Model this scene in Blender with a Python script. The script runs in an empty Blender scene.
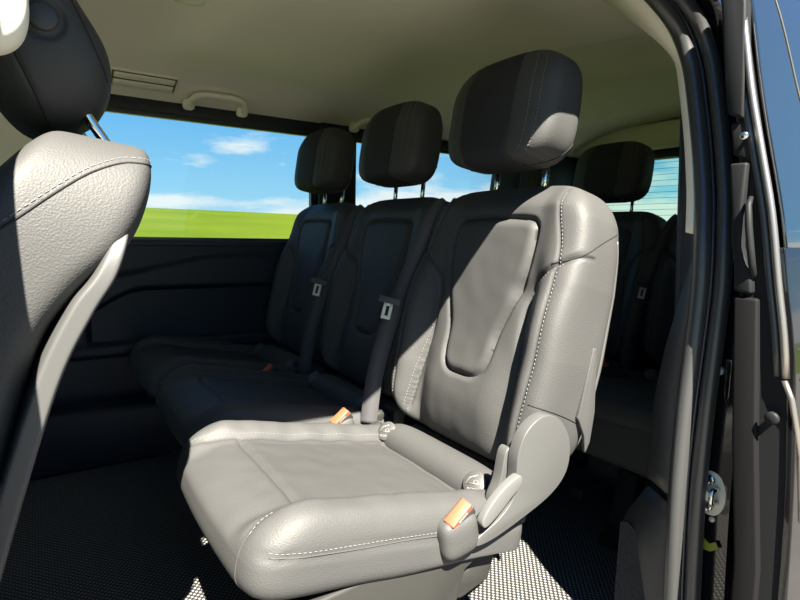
import bpy, bmesh, math, random
import numpy as np
from mathutils import Vector, Matrix, noise
from mathutils.bvhtree import BVHTree
random.seed(3)
S = bpy.context.scene
COL = S.collection
PI = math.pi

# ------------------------------------------------------------ camera
H = .80                                   # lens height above the cabin floor
yaw, pitch, roll = math.radians(33.61), math.radians(7.06), math.radians(1.33)
cam = bpy.data.objects.new('camera', bpy.data.cameras.new('camera'))
COL.objects.link(cam)
fwd = Vector((math.sin(yaw)*math.cos(pitch), math.cos(yaw)*math.cos(pitch), -math.sin(pitch)))
right = Vector((math.cos(yaw), -math.sin(yaw), 0))
up = right.cross(fwd)
r2 = right*math.cos(roll) + up*math.sin(roll)
u2 = up*math.cos(roll) - right*math.sin(roll)
M = Matrix((r2, u2, -fwd)).transposed().to_4x4()
M.translation = Vector((0, 0, H))
cam.matrix_world = M
cam.data.sensor_width = 36
cam.data.lens = 548/800*36
cam.data.clip_start = .02
cam.data.clip_end = 2000
S.camera = cam

# ------------------------------------------------------------ colour management
S.view_settings.view_transform = 'Standard'
S.view_settings.look = 'None'
S.view_settings.exposure = 0
S.view_settings.gamma = 1
S.view_settings.use_curve_mapping = False

# ------------------------------------------------------------ sun
sd = bpy.data.lights.new('sun', 'SUN')
sd.energy = 40
sd.angle = .009
sd.color = (1, .925, .78)
sun = bpy.data.objects.new('sun', sd)
COL.objects.link(sun)
sun.rotation_euler = Vector((.32, 1.0, -1.38)).to_track_quat('-Z', 'Y').to_euler()

# ------------------------------------------------------------ sky
W = bpy.data.worlds.new('sky')
S.world = W
W.use_nodes = True
nt = W.node_tree
nt.nodes.clear()
def N(t, **k):
    n = nt.nodes.new(t)
    for a, b in k.items(): setattr(n, a, b)
    return n
tc = N('ShaderNodeTexCoord')
sep = N('ShaderNodeSeparateXYZ')
nt.links.new(tc.outputs['Generated'], sep.inputs[0])
ramp = N('ShaderNodeValToRGB')
nt.links.new(sep.outputs['Z'], ramp.inputs[0])
els = ramp.color_ramp.elements
els[0].position = 0; els[0].color = (.52, .76, .88, 1)
els[1].position = 1; els[1].color = (.10, .25, .62, 1)
for p_, c_ in ((.06, (.32, .66, .90, 1)), (.2, (.13, .47, .88, 1)), (.5, (.12, .34, .80, 1))):
    e = els.new(p_); e.color = c_
mp = N('ShaderNodeMapping')
mp.inputs['Scale'].default_value = (3.2, 3.2, 13)
mp.inputs['Location'].default_value = (1.3, .4, .2)
nt.links.new(tc.outputs['Generated'], mp.inputs[0])
nz = N('ShaderNodeTexNoise')
nz.inputs['Scale'].default_value = 1.5
nz.inputs['Detail'].default_value = 7
nz.inputs['Roughness'].default_value = .55
nt.links.new(mp.outputs[0], nz.inputs['Vector'])
cov = N('ShaderNodeValToRGB')             # how much cloud at each elevation
nt.links.new(sep.outputs['Z'], cov.inputs[0])
ce = cov.color_ramp.elements
ce[0].position = 0; ce[0].color = (.22,)*3 + (1,)
ce[1].position = 1; ce[1].color = (.0,)*3 + (1,)
for p_, c_ in ((.05, .22), (.075, .02), (.12, -.0)):
    e = ce.new(p_); e.color = (c_, c_, c_, 1)
xr = N('ShaderNodeMapRange')
xr.inputs['From Min'].default_value = .45; xr.inputs['From Max'].default_value = .75
xr.inputs['To Max'].default_value = .13
nt.links.new(sep.outputs['X'], xr.inputs['Value'])
ad0 = N('ShaderNodeMath', operation='ADD')
nt.links.new(nz.outputs['Fac'], ad0.inputs[0]); nt.links.new(xr.outputs[0], ad0.inputs[1])
ad = N('ShaderNodeMath', operation='ADD')
nt.links.new(ad0.outputs[0], ad.inputs[0]); nt.links.new(cov.outputs[0], ad.inputs[1])
lowz = N('ShaderNodeMapRange')
lowz.inputs['From Min'].default_value = .14; lowz.inputs['From Max'].default_value = .24
lowz.inputs['To Min'].default_value = 1; lowz.inputs['To Max'].default_value = -.6
nt.links.new(sep.outputs['Z'], lowz.inputs['Value'])
xm = N('ShaderNodeMath', operation='MULTIPLY')
nt.links.new(xr.outputs[0], xm.inputs[0]); nt.links.new(lowz.outputs[0], xm.inputs[1])
nt.links.new(xm.outputs[0], ad0.inputs[1])
mr = N('ShaderNodeMapRange')
mr.inputs['From Min'].default_value = .60; mr.inputs['From Max'].default_value = .74
nt.links.new(ad.outputs[0], mr.inputs['Value'])
mx = N('ShaderNodeMix', data_type='RGBA')
nt.links.new(mr.outputs[0], mx.inputs['Factor'])
nt.links.new(ramp.outputs[0], mx.inputs['A'])
mx.inputs['B'].default_value = (.84, .90, .92, 1)
bg = N('ShaderNodeBackground')
bg.inputs['Strength'].default_value = 1.12
nt.links.new(mx.outputs['Result'], bg.inputs[0])
wo = N('ShaderNodeOutputWorld')
nt.links.new(bg.outputs[0], wo.inputs[0])

# ------------------------------------------------------------ materials
def mat(name, col, rough=.5, metal=0, spec=.5, bump=None, var=None, coat=0, coords='Object'):
    m = bpy.data.materials.new(name)
    m.use_nodes = True
    t = m.node_tree
    b = t.nodes['Principled BSDF']
    b.inputs['Base Color'].default_value = (*col, 1)
    b.inputs['Roughness'].default_value = rough
    b.inputs['Metallic'].default_value = metal
    b.inputs['Specular IOR Level'].default_value = spec
    b.inputs['Coat Weight'].default_value = coat
    tcn = t.nodes.new('ShaderNodeTexCoord')
    if bump:
        kind, scale, strength, dist = bump
        if kind == 'leather':
            n = t.nodes.new('ShaderNodeTexVoronoi')
            n.feature = 'SMOOTH_F1'
            n.inputs['Scale'].default_value = scale
            out = n.outputs['Distance']
        else:
            n = t.nodes.new('ShaderNodeTexNoise')
            n.inputs['Scale'].default_value = scale
            n.inputs['Detail'].default_value = 3
            out = n.outputs['Fac']
        t.links.new(tcn.outputs[coords], n.inputs['Vector'])
        bp = t.nodes.new('ShaderNodeBump')
        bp.inputs['Strength'].default_value = strength
        bp.inputs['Distance'].default_value = dist
        t.links.new(out, bp.inputs['Height'])
        t.links.new(bp.outputs[0], b.inputs['Normal'])
    if var:
        sc, amt = var
        n = t.nodes.new('ShaderNodeTexNoise')
        n.inputs['Scale'].default_value = sc
        n.inputs['Detail'].default_value = 4
        t.links.new(tcn.outputs[coords], n.inputs['Vector'])
        x = t.nodes.new('ShaderNodeMix'); x.data_type = 'RGBA'
        x.inputs['A'].default_value = (*[c*(1-amt) for c in col], 1)
        x.inputs['B'].default_value = (*[min(1, c*(1+amt)) for c in col], 1)
        t.links.new(n.outputs['Fac'], x.inputs['Factor'])
        t.links.new(x.outputs['Result'], b.inputs['Base Color'])
    return m
LEATHER = mat('black_grained_leather', (.043, .0436, .0445), .60, spec=.34, bump=('leather', 520, .35, .0012), var=(9, .12))
SMOOTH = mat('black_smooth_leather', (.040, .0405, .0415), .62, spec=.30, bump=('noise', 900, .15, .0005), var=(14, .12))
DARKLEATHER = mat('dark_headrest_fabric', (.022, .023, .028), .75, spec=.25, bump=('noise', 900, .2, .0005))
THREAD = mat('pale_grey_thread', (.20, .20, .20), .8)
PIPING = mat('charcoal_piping', (.018, .018, .019), .8, spec=.2)
SHELL = mat('grey_seat_plastic', (.056, .057, .058), .48, spec=.5, bump=('noise', 700, .15, .0004))
TRIM = mat('charcoal_trim_plastic', (.035, .036, .038), .5, spec=.5, bump=('noise', 500, .2, .0005))
WALLP = mat('blue_black_door_card_plastic', (.011, .014, .024), .5, spec=.4, bump=('noise', 400, .2, .0005))
GLOSS = mat('gloss_black_paint', (.006, .006, .007), .06, spec=.6, coat=.6)
RUBBER = mat('black_rubber', (.034, .035, .037), .34, spec=.7)
CHROME = mat('chrome', (.80, .80, .80), .12, metal=1)
STEEL = mat('zinc_steel', (.62, .60, .50), .5, metal=.15)
ALU = mat('brushed_aluminium_strip', (.36, .33, .31), .3, metal=.9)
HEAD = mat('beige_headliner_cloth', (.84, .79, .66), .9, spec=.1, bump=('noise', 350, .15, .001), var=(2.5, .06))
CREAM = mat('cream_trim_plastic', (.84, .80, .68), .55, spec=.4)
WEB = mat('black_seat_belt_webbing', (.055, .055, .060), .7, spec=.3)
ORANGE = mat('orange_red_buckle_plastic', (.34, .055, .022), .5)
WHITEP = mat('white_print', (.16, .16, .155), .6)
BOARD = mat('dark_grey_door_board', (.007, .007, .0075), .65, spec=.08)
DTRIM = mat('black_door_trim_plastic', (.010, .011, .012), .55, spec=.15)
PANM = mat('dark_grey_seat_base_plastic', (.022, .022, .021), .6, spec=.2)
LEVER = mat('light_grey_lever_plastic', (.085, .086, .084), .45)
BADGE = mat('grey_round_cap_plastic', (.045, .045, .045), .5)
YELLOW = mat('yellow_green_wax_stain', (.20, .22, .02), .5)
CARPET = mat('speckled_black_step_lining', (.030, .030, .031), .9, spec=.2, bump=('noise', 300, .6, .002), var=(260, .7))
BOUNCE = mat('bounce_pad_gravel', (.080, .077, .072), .9, var=(6, .2))

def glass(name, tint, refl=1.0):
    m = bpy.data.materials.new(name); m.use_nodes = True
    t = m.node_tree; t.nodes.clear()
    tr = t.nodes.new('ShaderNodeBsdfTransparent'); tr.inputs[0].default_value = (*tint, 1)
    gl = t.nodes.new('ShaderNodeBsdfGlossy'); gl.inputs['Roughness'].default_value = .02
    fr = t.nodes.new('ShaderNodeFresnel'); fr.inputs[0].default_value = 1.45
    ml = t.nodes.new('ShaderNodeMath'); ml.operation = 'MULTIPLY'; ml.inputs[1].default_value = refl
    mxx = t.nodes.new('ShaderNodeMixShader'); o = t.nodes.new('ShaderNodeOutputMaterial')
    t.links.new(fr.outputs[0], ml.inputs[0]); t.links.new(ml.outputs[0], mxx.inputs[0])
    t.links.new(tr.outputs[0], mxx.inputs[1]); t.links.new(gl.outputs[0], mxx.inputs[2])
    t.links.new(mxx.outputs[0], o.inputs[0])
    return m
LENSW = mat('white_rubber_pad', (.35, .35, .33), .4)
GLASS = glass('clear_window_glass', (.93, .97, .97), .6)
TINT = glass('pale_green_rear_glass', (.80, .93, .84), .6)
DGLASS = mat('dark_privacy_glass', (.010, .013, .016), .03, spec=1.0, coat=1)
DGLASS.node_tree.nodes['Principled BSDF'].inputs['IOR'].default_value = 1.9

def floor_mat():
    m = bpy.data.materials.new('woven_black_rubber_floor'); m.use_nodes = True
    t = m.node_tree; b = t.nodes['Principled BSDF']
    tcn = t.nodes.new('ShaderNodeTexCoord'); sp = t.nodes.new('ShaderNodeSeparateXYZ')
    t.links.new(tcn.outputs['Object'], sp.inputs[0])
    def mth(op, a, c=None, v=None):
        n = t.nodes.new('ShaderNodeMath'); n.operation = op
        t.links.new(a, n.inputs[0])
        if c is not None: t.links.new(c, n.inputs[1])
        if v is not None: n.inputs[1].default_value = v
        return n.outputs[0]
    k = 2*PI/.0125
    sx = mth('SINE', mth('MULTIPLY', sp.outputs['X'], v=k))
    sy = mth('SINE', mth('MULTIPLY', sp.outputs['Y'], v=k*.9))
    pr = mth('MULTIPLY', sx, sy)
    mr_ = t.nodes.new('ShaderNodeMapRange')
    mr_.inputs['From Min'].default_value = .05; mr_.inputs['From Max'].default_value = .45
    t.links.new(pr, mr_.inputs['Value'])
    x = t.nodes.new('ShaderNodeMix'); x.data_type = 'RGBA'
    x.inputs['A'].default_value = (.014, .014, .015, 1); x.inputs['B'].default_value = (.20, .20, .19, 1)
    t.links.new(mr_.outputs[0], x.inputs['Factor']); t.links.new(x.outputs['Result'], b.inputs['Base Color'])
    bp = t.nodes.new('ShaderNodeBump'); bp.inputs['Distance'].default_value = .0015
    bp.inputs['Strength'].default_value = .6
    t.links.new(mr_.outputs[0], bp.inputs['Height']); t.links.new(bp.outputs[0], b.inputs['Normal'])
    b.inputs['Roughness'].default_value = .55
    return m
FLOOR = floor_mat()

def grass_mat():
    m = mat('bright_green_meadow', (.07, .115, .006), .95, spec=.05)
    t = m.node_tree; b = t.nodes['Principled BSDF']
    tcn = t.nodes.new('ShaderNodeTexCoord')
    n = t.nodes.new('ShaderNodeTexNoise'); n.inputs['Scale'].default_value = .09; n.inputs['Detail'].default_value = 8
    t.links.new(tcn.outputs['Object'], n.inputs['Vector'])
    r = t.nodes.new('ShaderNodeValToRGB')
    r.color_ramp.elements[0].position = .35; r.color_ramp.elements[0].color = (.032, .052, .002, 1)
    r.color_ramp.elements[1].position = .68; r.color_ramp.elements[1].color = (.048, .064, .003, 1)
    t.links.new(n.outputs['Fac'], r.inputs[0]); t.links.new(r.outputs[0], b.inputs['Base Color'])
    return m
GRASS = grass_mat()

# ------------------------------------------------------------ helpers
def link(o, parent=None):
    COL.objects.link(o)
    if parent: o.parent = parent
    return o
def obj(name, verts, faces, m, parent=None, smooth=True, bevel=0, offs=(0, 0, 0)):
    me = bpy.data.meshes.new(name)
    me.from_pydata([(v[0]-offs[0], v[1]-offs[1], v[2]-offs[2]) for v in verts], [], [tuple(f) for f in faces])
    me.materials.append(m)
    bm = bmesh.new(); bm.from_mesh(me)
    bmesh.ops.recalc_face_normals(bm, faces=bm.faces)
    if bevel:
        es = [e for e in bm.edges if e.is_manifold and e.calc_face_angle(0) > .5]
        bmesh.ops.bevel(bm, geom=es, offset=bevel, segments=3, profile=.5, affect='EDGES', clamp_overlap=True)
    bm.to_mesh(me); bm.free()
    for p in me.polygons: p.use_smooth = smooth
    if bevel or not smooth:
        for p in me.polygons: p.use_smooth = bool(bevel)
        if bevel:
            try: me.set_sharp_from_angle(angle=math.radians(40))
            except Exception: pass
    me.update()
    return link(bpy.data.objects.new(name, me), parent)
def empty(name, loc):
    o = bpy.data.objects.new(name, None); o.empty_display_size = .05
    o.location = loc
    return link(o)
def tag(o, label, cat, group=None):
    o['label'] = label; o['category'] = cat
    if group: o['group'] = group
    return o
def struct(o):
    o['kind'] = 'structure'; return o
class MB:
    def __init__(s): s.v = []; s.f = []
    def add(s, v, f):
        k = len(s.v); s.v += [tuple(x) for x in v]; s.f += [tuple(i+k for i in q) for q in f]; return s
    def box(s, x0, x1, y0, y1, z0, z1):
        v = [(x, y, z) for x in (x0, x1) for y in (y0, y1) for z in (z0, z1)]
        return s.add(v, [(0, 1, 3, 2), (4, 6, 7, 5), (0, 4, 5, 1), (2, 3, 7, 6), (0, 2, 6, 4), (1, 5, 7, 3)])
    def tube(s, pts, r, n=10, closed=False):
        pts = [Vector(p) for p in pts]
        rr = r if hasattr(r, '__len__') else [r]*len(pts)
        v = []; f = []; prev = None
        for i, p in enumerate(pts):
            a = pts[(i-1) % len(pts)] if (closed or i > 0) else pts[i]
            b = pts[(i+1) % len(pts)] if (closed or i < len(pts)-1) else pts[i]
            d = (b-a).normalized()
            if prev is None: q = d.orthogonal().normalized()
            else:
                q = prev - d*prev.dot(d)
                q = q.normalized() if q.length > 1e-6 else d.orthogonal().normalized()
            prev = q; w = d.cross(q)
            for k in range(n):
                t = 2*PI*k/n
                v.append(p + (q*math.cos(t)+w*math.sin(t))*rr[i])
        m = len(pts)
        for i in range(m if closed else m-1):
            for k in range(n):
                f.append((i*n+k, i*n+(k+1) % n, ((i+1) % m)*n+(k+1) % n, ((i+1) % m)*n+k))
        if not closed:
            f.append(tuple(range(n))[::-1]); f.append(tuple((m-1)*n+k for k in range(n)))
        return s.add(v, f)
    def prism(s, poly, axis, a, b):
        """poly in the two other axes (in x,y,z order), extruded from a to b along axis"""
        n = len(poly)
        def P(p, w):
            return (w, p[0], p[1]) if axis == 'x' else (p[0], w, p[1]) if axis == 'y' else (p[0], p[1], w)
        v = [P(p, a) for p in poly] + [P(p, b) for p in poly]
        f = [tuple(range(n)), tuple(range(2*n-1, n-1, -1))]
        f += [(i, (i+1) % n, n+(i+1) % n, n+i) for i in range(n)]
        return s.add(v, f)
    def build(s, name, m, parent=None, smooth=True, bevel=0, offs=(0, 0, 0)):
        return obj(name, s.v, s.f, m, parent, smooth, bevel, offs)
def spline(pts, n=8, closed=False):
    """Catmull-Rom through the points"""
    P = [np.array(p, float) for p in pts]; out = []
    m = len(P)
    for i in range(m if closed else m-1):
        p0 = P[(i-1) % m] if (closed or i > 0) else P[0]
        p1 = P[i]; p2 = P[(i+1) % m]
        p3 = P[(i+2) % m] if (closed or i+2 < m) else P[-1]
        for k in range(n):
            t = k/n
            out.append(.5*((2*p1)+(-p0+p2)*t+(2*p0-5*p1+4*p2-p3)*t*t+(-p0+3*p1-3*p2+p3)*t**3))
    if not closed: out.append(P[-1])
    return out
def sstep(x, a, b):
    t = np.clip((x-a)/(b-a), 0, 1); return t*t*(3-2*t)
def gridbox(na, nb, nc):
    """unit cube surface grid, merged"""
    idx = {}; V = []; Fc = []
    def vid(a, b, c):
        k = (a, b, c)
        if k not in idx:
            idx[k] = len(V); V.append((2*a/na-1, 2*b/nb-1, 2*c/nc-1))
        return idx[k]
    for a in range(na):
        for b in range(nb):
            for c in (0, nc):
                Fc.append((vid(a, b, c), vid(a+1, b, c), vid(a+1, b+1, c), vid(a, b+1, c)))
    for a in range(na):
        for c in range(nc):
            for b in (0, nb):
                Fc.append((vid(a, b, c), vid(a+1, b, c), vid(a+1, b, c+1), vid(a, b, c+1)))
    for b in range(nb):
        for c in range(nc):
            for a in (0, na):
                Fc.append((vid(a, b, c), vid(a, b+1, c), vid(a, b+1, c+1), vid(a, b, c+1)))
    return np.array(V), Fc
def rbox(na, nb, nc, p, q):
    """rounded box: outline (a,b) exponent p, edge towards c exponent q; unit half sizes"""
    V, Fc = gridbox(na, nb, nc)
    A = np.abs(V)+1e-9
    r = ((A[:, 0]**p+A[:, 1]**p)**(q/p)+A[:, 2]**q)**(1/q)
    return V/r[:, None], Fc
def snap(Q, line, tol, ok, closed=False):
    L = [np.array(p[:2], float) for p in line]
    segs = list(zip(L, L[1:]+L[:1])) if closed else list(zip(L, L[1:]))
    best = np.full(len(Q), 9.); bp = Q.copy()
    for a, b in segs:
        ab = b-a; t = np.clip(((Q-a)@ab)/(ab@ab+1e-12), 0, 1)
        P = a+t[:, None]*ab; d = np.linalg.norm(Q-P, axis=1)
        m = d < best; best[m] = d[m]; bp[m] = P[m]
    m = (best < tol) & ok
    Q[m] = bp[m]
    return Q
def polydist(Q, line, closed=False):
    L = [np.array(p[:2], float) for p in line]
    segs = list(zip(L, L[1:]+L[:1])) if closed else list(zip(L, L[1:]))
    d = np.full(len(Q), 9.)
    for a, b in segs:
        ab = b-a; t = np.clip(((Q-a)@ab)/(ab@ab+1e-12), 0, 1)
        d = np.minimum(d, np.linalg.norm(Q-(a+t[:, None]*ab), axis=1))
    return d
def inside(Q, poly):
    c = np.zeros(len(Q), bool); n = len(poly)
    for i in range(n):
        x1, y1 = poly[i][:2]; x2, y2 = poly[(i+1) % n][:2]
        m = ((y1 > Q[:, 1]) != (y2 > Q[:, 1])) & (Q[:, 0] < (x2-x1)*(Q[:, 1]-y1)/((y2-y1)+1e-12)+x1)
        c ^= m
    return c
def submesh(V, Fc, mask):
    ids = {}; v = []; f = []
    for q, k in zip(Fc, mask):
        if not k: continue
        g = []
        for i in q:
            if i not in ids: ids[i] = len(v); v.append(tuple(V[i]))
            g.append(ids[i])
        f.append(g)
    return v, f
def project(V, Fc, pts, d, lift=.0006):
    """drop points onto the surface along direction d"""
    bv = BVHTree.FromPolygons([tuple(v) for v in V], [tuple(f) for f in Fc])
    d = Vector(d).normalized(); out = []
    for p in pts:
        h = bv.ray_cast(Vector(p)-d*.4, d, 1.2)
        if h[0] is not None: out.append(h[0]-d*lift)
    return out
def dashes(pts, mb, L=.0046, gap=.0030, w=.0007):
    pts = [Vector(p) for p in pts]; run = 0; on = []
    for a, b in zip(pts, pts[1:]):
        l = (b-a).length
        if l < 1e-6 or l > .05: continue
        t = 0
        while t < l:
            ph = run % (L+gap)
            if ph < L:
                e = min(l-t, L-ph)
                if e > .0006:
                    mb.tube([a+(b-a)*(t/l), a+(b-a)*((t+e)/l)], w, 4)
            else: e = min(l-t, L+gap-ph)
            e = max(e, 1e-4); t += e; run += e
    return mb

# ------------------------------------------------------------ ground outside
GZ = -.55
def terr(x, y):
    ridge = 3.9*math.exp(-((y-95)/42)**2)*(1-.18*sstep(np.array(x), 15, 120)) if y > 12 else 0
    return GZ + float(ridge)*min(1, max(0, (y-12)/20)) + .25*math.sin(x*.03+1)*(1 if y > 40 else 0)
vs = []; fs = []
xs = [-400, -250, -150, -100, -70, -50, -35, -25, -15, -8, -3, 3, 8, 15, 25, 35, 50, 70, 100, 150, 220, 320, 450]
ys = [-200, -80, -30, -10, -3, 3.5, 8, 12, 16, 22, 30, 38, 46, 55, 64, 72, 80, 88, 96, 104, 112, 125, 140, 170, 220, 300, 450]
for y in ys:
    for x in xs: vs.append((x, y, terr(x, y)))
nx = len(xs)
for j in range(len(ys)-1):
    for i in range(nx-1): fs.append((j*nx+i, j*nx+i+1, (j+1)*nx+i+1, (j+1)*nx+i))
g = struct(obj('ground', vs, fs, GRASS))
g = struct(MB().box(-7, 12, -9, 4, GZ-.1, GZ+.02).build('ground_bounce_pad', BOUNCE, smooth=False))  # unseen gravel pad, added to bounce sunlight up to the ceiling

# ------------------------------------------------------------ van shell
YW = 2.14                                                   # far wall, inner face
FX, RX = -1.35, 2.62                                        # front and rear of the cabin
struct(MB().box(FX, RX, .44, YW+.02, -.06, 0).build('floor', FLOOR, smooth=False))
struct(MB().box(FX, RX, .40, YW+.06, -.42, -.065).build('underbody', TRIM, smooth=False))

# ceiling: cross section lofted along the van with shallow pressed ribs
sec = [(.60, 1.235), (.64, 1.275), (.72, 1.31), (.9, 1.345), (1.1, 1.362), (1.32, 1.37), (1.55, 1.366), (1.75, 1.35), (1.9, 1.322), (2.0, 1.292), (2.08, 1.262), (2.13, 1.236)]
sec = [tuple(p) for p in spline(sec, 5)]
nxs = 120
vs = []; fs = []
for i in range(nxs+1):
    x = FX + (RX-FX)*i/nxs
    for (y, z) in sec:
        w = float(sstep(np.array(y), .72, .95)*(1-sstep(np.array(y), 1.72, 1.98)))
        # raised pressing over the second row, soft cross swages behind it
        e = float(sstep(np.array(x+.18*(y-1.3)), .40, .50)) - float(sstep(np.array(x+.10*(y-1.3)), 1.28, 1.36))
        s2 = float(sstep(np.array(x-.12*(y-1.3)), 1.62, 1.70)) - float(sstep(np.array(x), 2.15, 2.3))
        vs.append((x, y, z - w*.034*e - w*.030*s2))
m = len(sec)
for i in range(nxs):
    for j in range(m-1): fs.append((i*m+j, i*m+j+1, (i+1)*m+j+1, (i+1)*m+j))
struct(obj('ceiling', vs, fs, HEAD))
# outer roof skin
rs = [(.545, 1.250), (.575, 1.31), (.68, 1.375), (.9, 1.43), (1.32, 1.45), (1.75, 1.43), (2.0, 1.38), (2.14, 1.30), (2.18, 1.24)]
rs2 = [(y*.985+.02, z-.022) for y, z in rs]
rb = MB(); rb.prism([(y, z) for y, z in rs] + [(y, z) for y, z in rs2[::-1]], 'x', FX, RX+.04)
struct(rb.build('roof', GLOSS, smooth=False))

# far wall with two window openings
def wallpanel(name, x0, x1, z0, z1, m=WALLP, y0=YW, y1=YW+.05, bevel=.004):
    return struct(MB().box(x0, x1, y0, y1, z0, z1).build(name, m, smooth=False, bevel=bevel))
WT, WB = 1.196, .752
far = MB()
far.box(FX, RX, YW, YW+.06, -.05, WB)                       # below the windows
far.box(FX, .12, YW, YW+.06, WB, 1.25)
far.box(.985, 1.17, YW, YW+.06, WB, 1.25)
far.box(2.30, RX, YW, YW+.06, WB, 1.25)
struct(far.build('wall_far', WALLP, smooth=False))
struct(MB().box(.10, 2.32, YW-.012, YW+.06, WT, 1.243).build('trim_window_header', WALLP, smooth=False, bevel=.005))
struct(MB().box(.10, 2.32, YW-.02, YW+.06, WB-.022, WB).build('trim_window_sill', WALLP, smooth=False, bevel=.005))
for n_, a, b in (('window_1', .12, .985), ('window_2', 1.17, 2.30)):
    w = struct(MB().box(a-.01, b+.01, YW+.022, YW+.027, WB-.01, WT+.01).build(n_, GLASS, smooth=False))
    fr = MB()
    for (xa, xb, za, zb) in ((a, a+.014, WB, WT), (b-.014, b, WB, WT), (a, b, WT-.012, WT), (a, b, WB, WB+.010)):
        fr.box(xa, xb, YW+.012, YW+.034, za, zb)
    fr.build('window_frame', RUBBER, w, smooth=False)
# pillar covers between the far windows
struct(MB().prism([(.99, WB), (1.165, WB), (1.165, 1.24), (.995, 1.24)], 'y', YW-.03, YW).build('trim_pillar', WALLP, smooth=False, bevel=.012))
bp_ = MB().prism([(-.16, .70), (.085, .70), (.07, 1.245), (-.13, 1.245)], 'y', YW-.05, YW)
struct(bp_.build('trim_front_pillar', CREAM, smooth=False, bevel=.015))
struct(MB().prism([(2.28, WB), (RX, WB), (RX, 1.24), (2.32, 1.24)], 'y', YW-.04, YW).build('trim_rear_pillar', WALLP, smooth=False, bevel=.012))

# moulded card below the far window: relief as a height field over (x, z)
nx_, nz_ = 150, 90
x0, x1, z0, z1 = .02, 1.25, .0, .735
vs = []; fs = []
for j in range(nz_+1):
    for i in range(nx_+1):
        x = x0+(x1-x0)*i/nx_; z = z0+(z1-z0)*j/nz_
        lift = .012
        top = .620 + .075*float(sstep(np.array(x), .12, .62))          # upper crease
        low = .50 + .085*float(sstep(np.array(x), .12, .32))**.7       # lower crease
        if x > .12:
            b = float(sstep(np.array(z), low-.008, low+.004)*(1-sstep(np.array(z), top-.004, top+.008)))
            lift += .030*b*float(sstep(np.array(x), .12, .20))
        # pocket recess
        dx = float(sstep(np.array(x), .125, .150))
        rec = float(sstep(np.array(z), .385, .400)*(1-sstep(np.array(z), low-.016, low-.004)))*dx
        lift -= .020*rec
        led = float(sstep(np.array(z), .345, .352)*(1-sstep(np.array(z), .376+.02*x, .386+.02*x)))*float(sstep(np.array(x), .06, .10))
        lift += .016*led
        vs.append((x, YW-.006-lift, z))
for j in range(nz_):
    for i in range(nx_):
        a = j*(nx_+1)+i; fs.append((a, a+1, a+nx_+2, a+nx_+1))
struct(obj('trim_door_card', vs, fs, WALLP))
struct(MB().box(-.35, 2.6, 1.98, YW-.01, .0, .20).build('trim_far_step', WALLP, smooth=False, bevel=.02))

# rear wall with split door windows
rw = MB()
rw.box(RX, RX+.05, .45, YW+.06, -.05, .86)
rw.box(RX, RX+.05, .45, YW+.06, 1.195, 1.42)
for (ya, yb) in ((.45, .60), (1.28, 1.485), (2.04, YW+.06)): rw.box(RX, RX+.05, ya, yb, .86, 1.195)
struct(rw.build('wall_rear', WALLP, smooth=False))
def rrect(y0, y1, z0, z1, r, n=6):
    out = []
    for (cy, cz, a0) in ((y1-r, z1-r, 0), (y0+r, z1-r, 90), (y0+r, z0+r, 180), (y1-r, z0+r, 270)):
        for k in range(n+1):
            t = math.radians(a0+90*k/n); out.append((cy+r*math.cos(t), cz+r*math.sin(t)))
    return out
for k, (ya, yb) in enumerate(((1.485, 2.04), (.60, 1.28))):
    w = struct(MB().prism(rrect(ya-.004, yb+.004, .856, 1.199, .01), 'x', RX+.02, RX+.025).build('window_%d' % (3+k), TINT, smooth=False))
    # frame with rounded inner corners
    o_ = rrect(ya-.03, yb+.03, .83, 1.225, .01); i_ = rrect(ya, yb, .86, 1.195, .05)
    n = len(o_); v = [(RX-.012, *p) for p in o_]+[(RX-.012, *p) for p in i_]+[(RX+.02, *p) for p in i_]
    f = [(i, (i+1) % n, n+(i+1) % n, n+i) for i in range(n)]+[(n+i, n+(i+1) % n, 2*n+(i+1) % n, 2*n+i) for i in range(n)]
    obj('window_frame', v, f, WALLP, w, smooth=False)
    hl = MB()
    for q in range(11):
        z = .885+q*.029; hl.box(RX+.0165, RX+.0185, ya+.01, yb-.01, z, z+.0016)
    hl.build('heating_wire', RUBBER, w, smooth=False)
struct(MB().box(RX-.10, RX, .62, 2.1, 1.235, 1.36).build('trim_rear_header', HEAD, smooth=False, bevel=.03))

# front bulkhead below the windscreen and the glass above
struct(MB().box(FX-.05, FX, .45, YW+.06, -.05, .72).build('wall_front', TRIM, smooth=False))
w = struct(MB().box(FX-.02, FX-.014, .5, YW, .72, 1.25).build('window_5', GLASS, smooth=False))
struct(MB().box(FX-.06, FX, .45, YW+.06, 1.22, 1.38).build('trim_front_header', HEAD, smooth=False, bevel=.02))

# near side wall: ahead of and behind the sliding door opening
def side_y(z, base=.50): return base - .006 + .15*((z-.8)+math.sqrt((z-.8)**2+.004))
def slab(name, xz, yi, yo, m):
    n = len(xz); v = [(x, side_y(z, yi), z) for x, z in xz]+[(x, side_y(z, yo), z) for x, z in xz]
    f = [tuple(range(n)), tuple(range(2*n-1, n-1, -1))]+[(i, (i+1) % n, n+(i+1) % n, n+i) for i in range(n)]
    return struct(obj(name, v, f, m, smooth=False))
slab('wall_near_front', [(FX, -.05), (-.062, -.05), (-.062, .74), (FX, .74)], .50, .42, TRIM)
slab('wall_near_pillar', [(-.50, .74), (-.062, .74), (-.062, 1.17), (-.055, 1.20), (-.03, 1.215), (.0, 1.215), (.0, 1.245), (-.50, 1.245)], .50, .42, TRIM)
slab('wall_near_cab_header', [(FX, 1.19), (-.50, 1.19), (-.50, 1.245), (FX, 1.245)], .50, .42, TRIM)
w = slab('window_6', [(FX, .74), (-.50, .74), (-.50, 1.19), (FX, 1.19)], .47, .465, GLASS)

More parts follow.
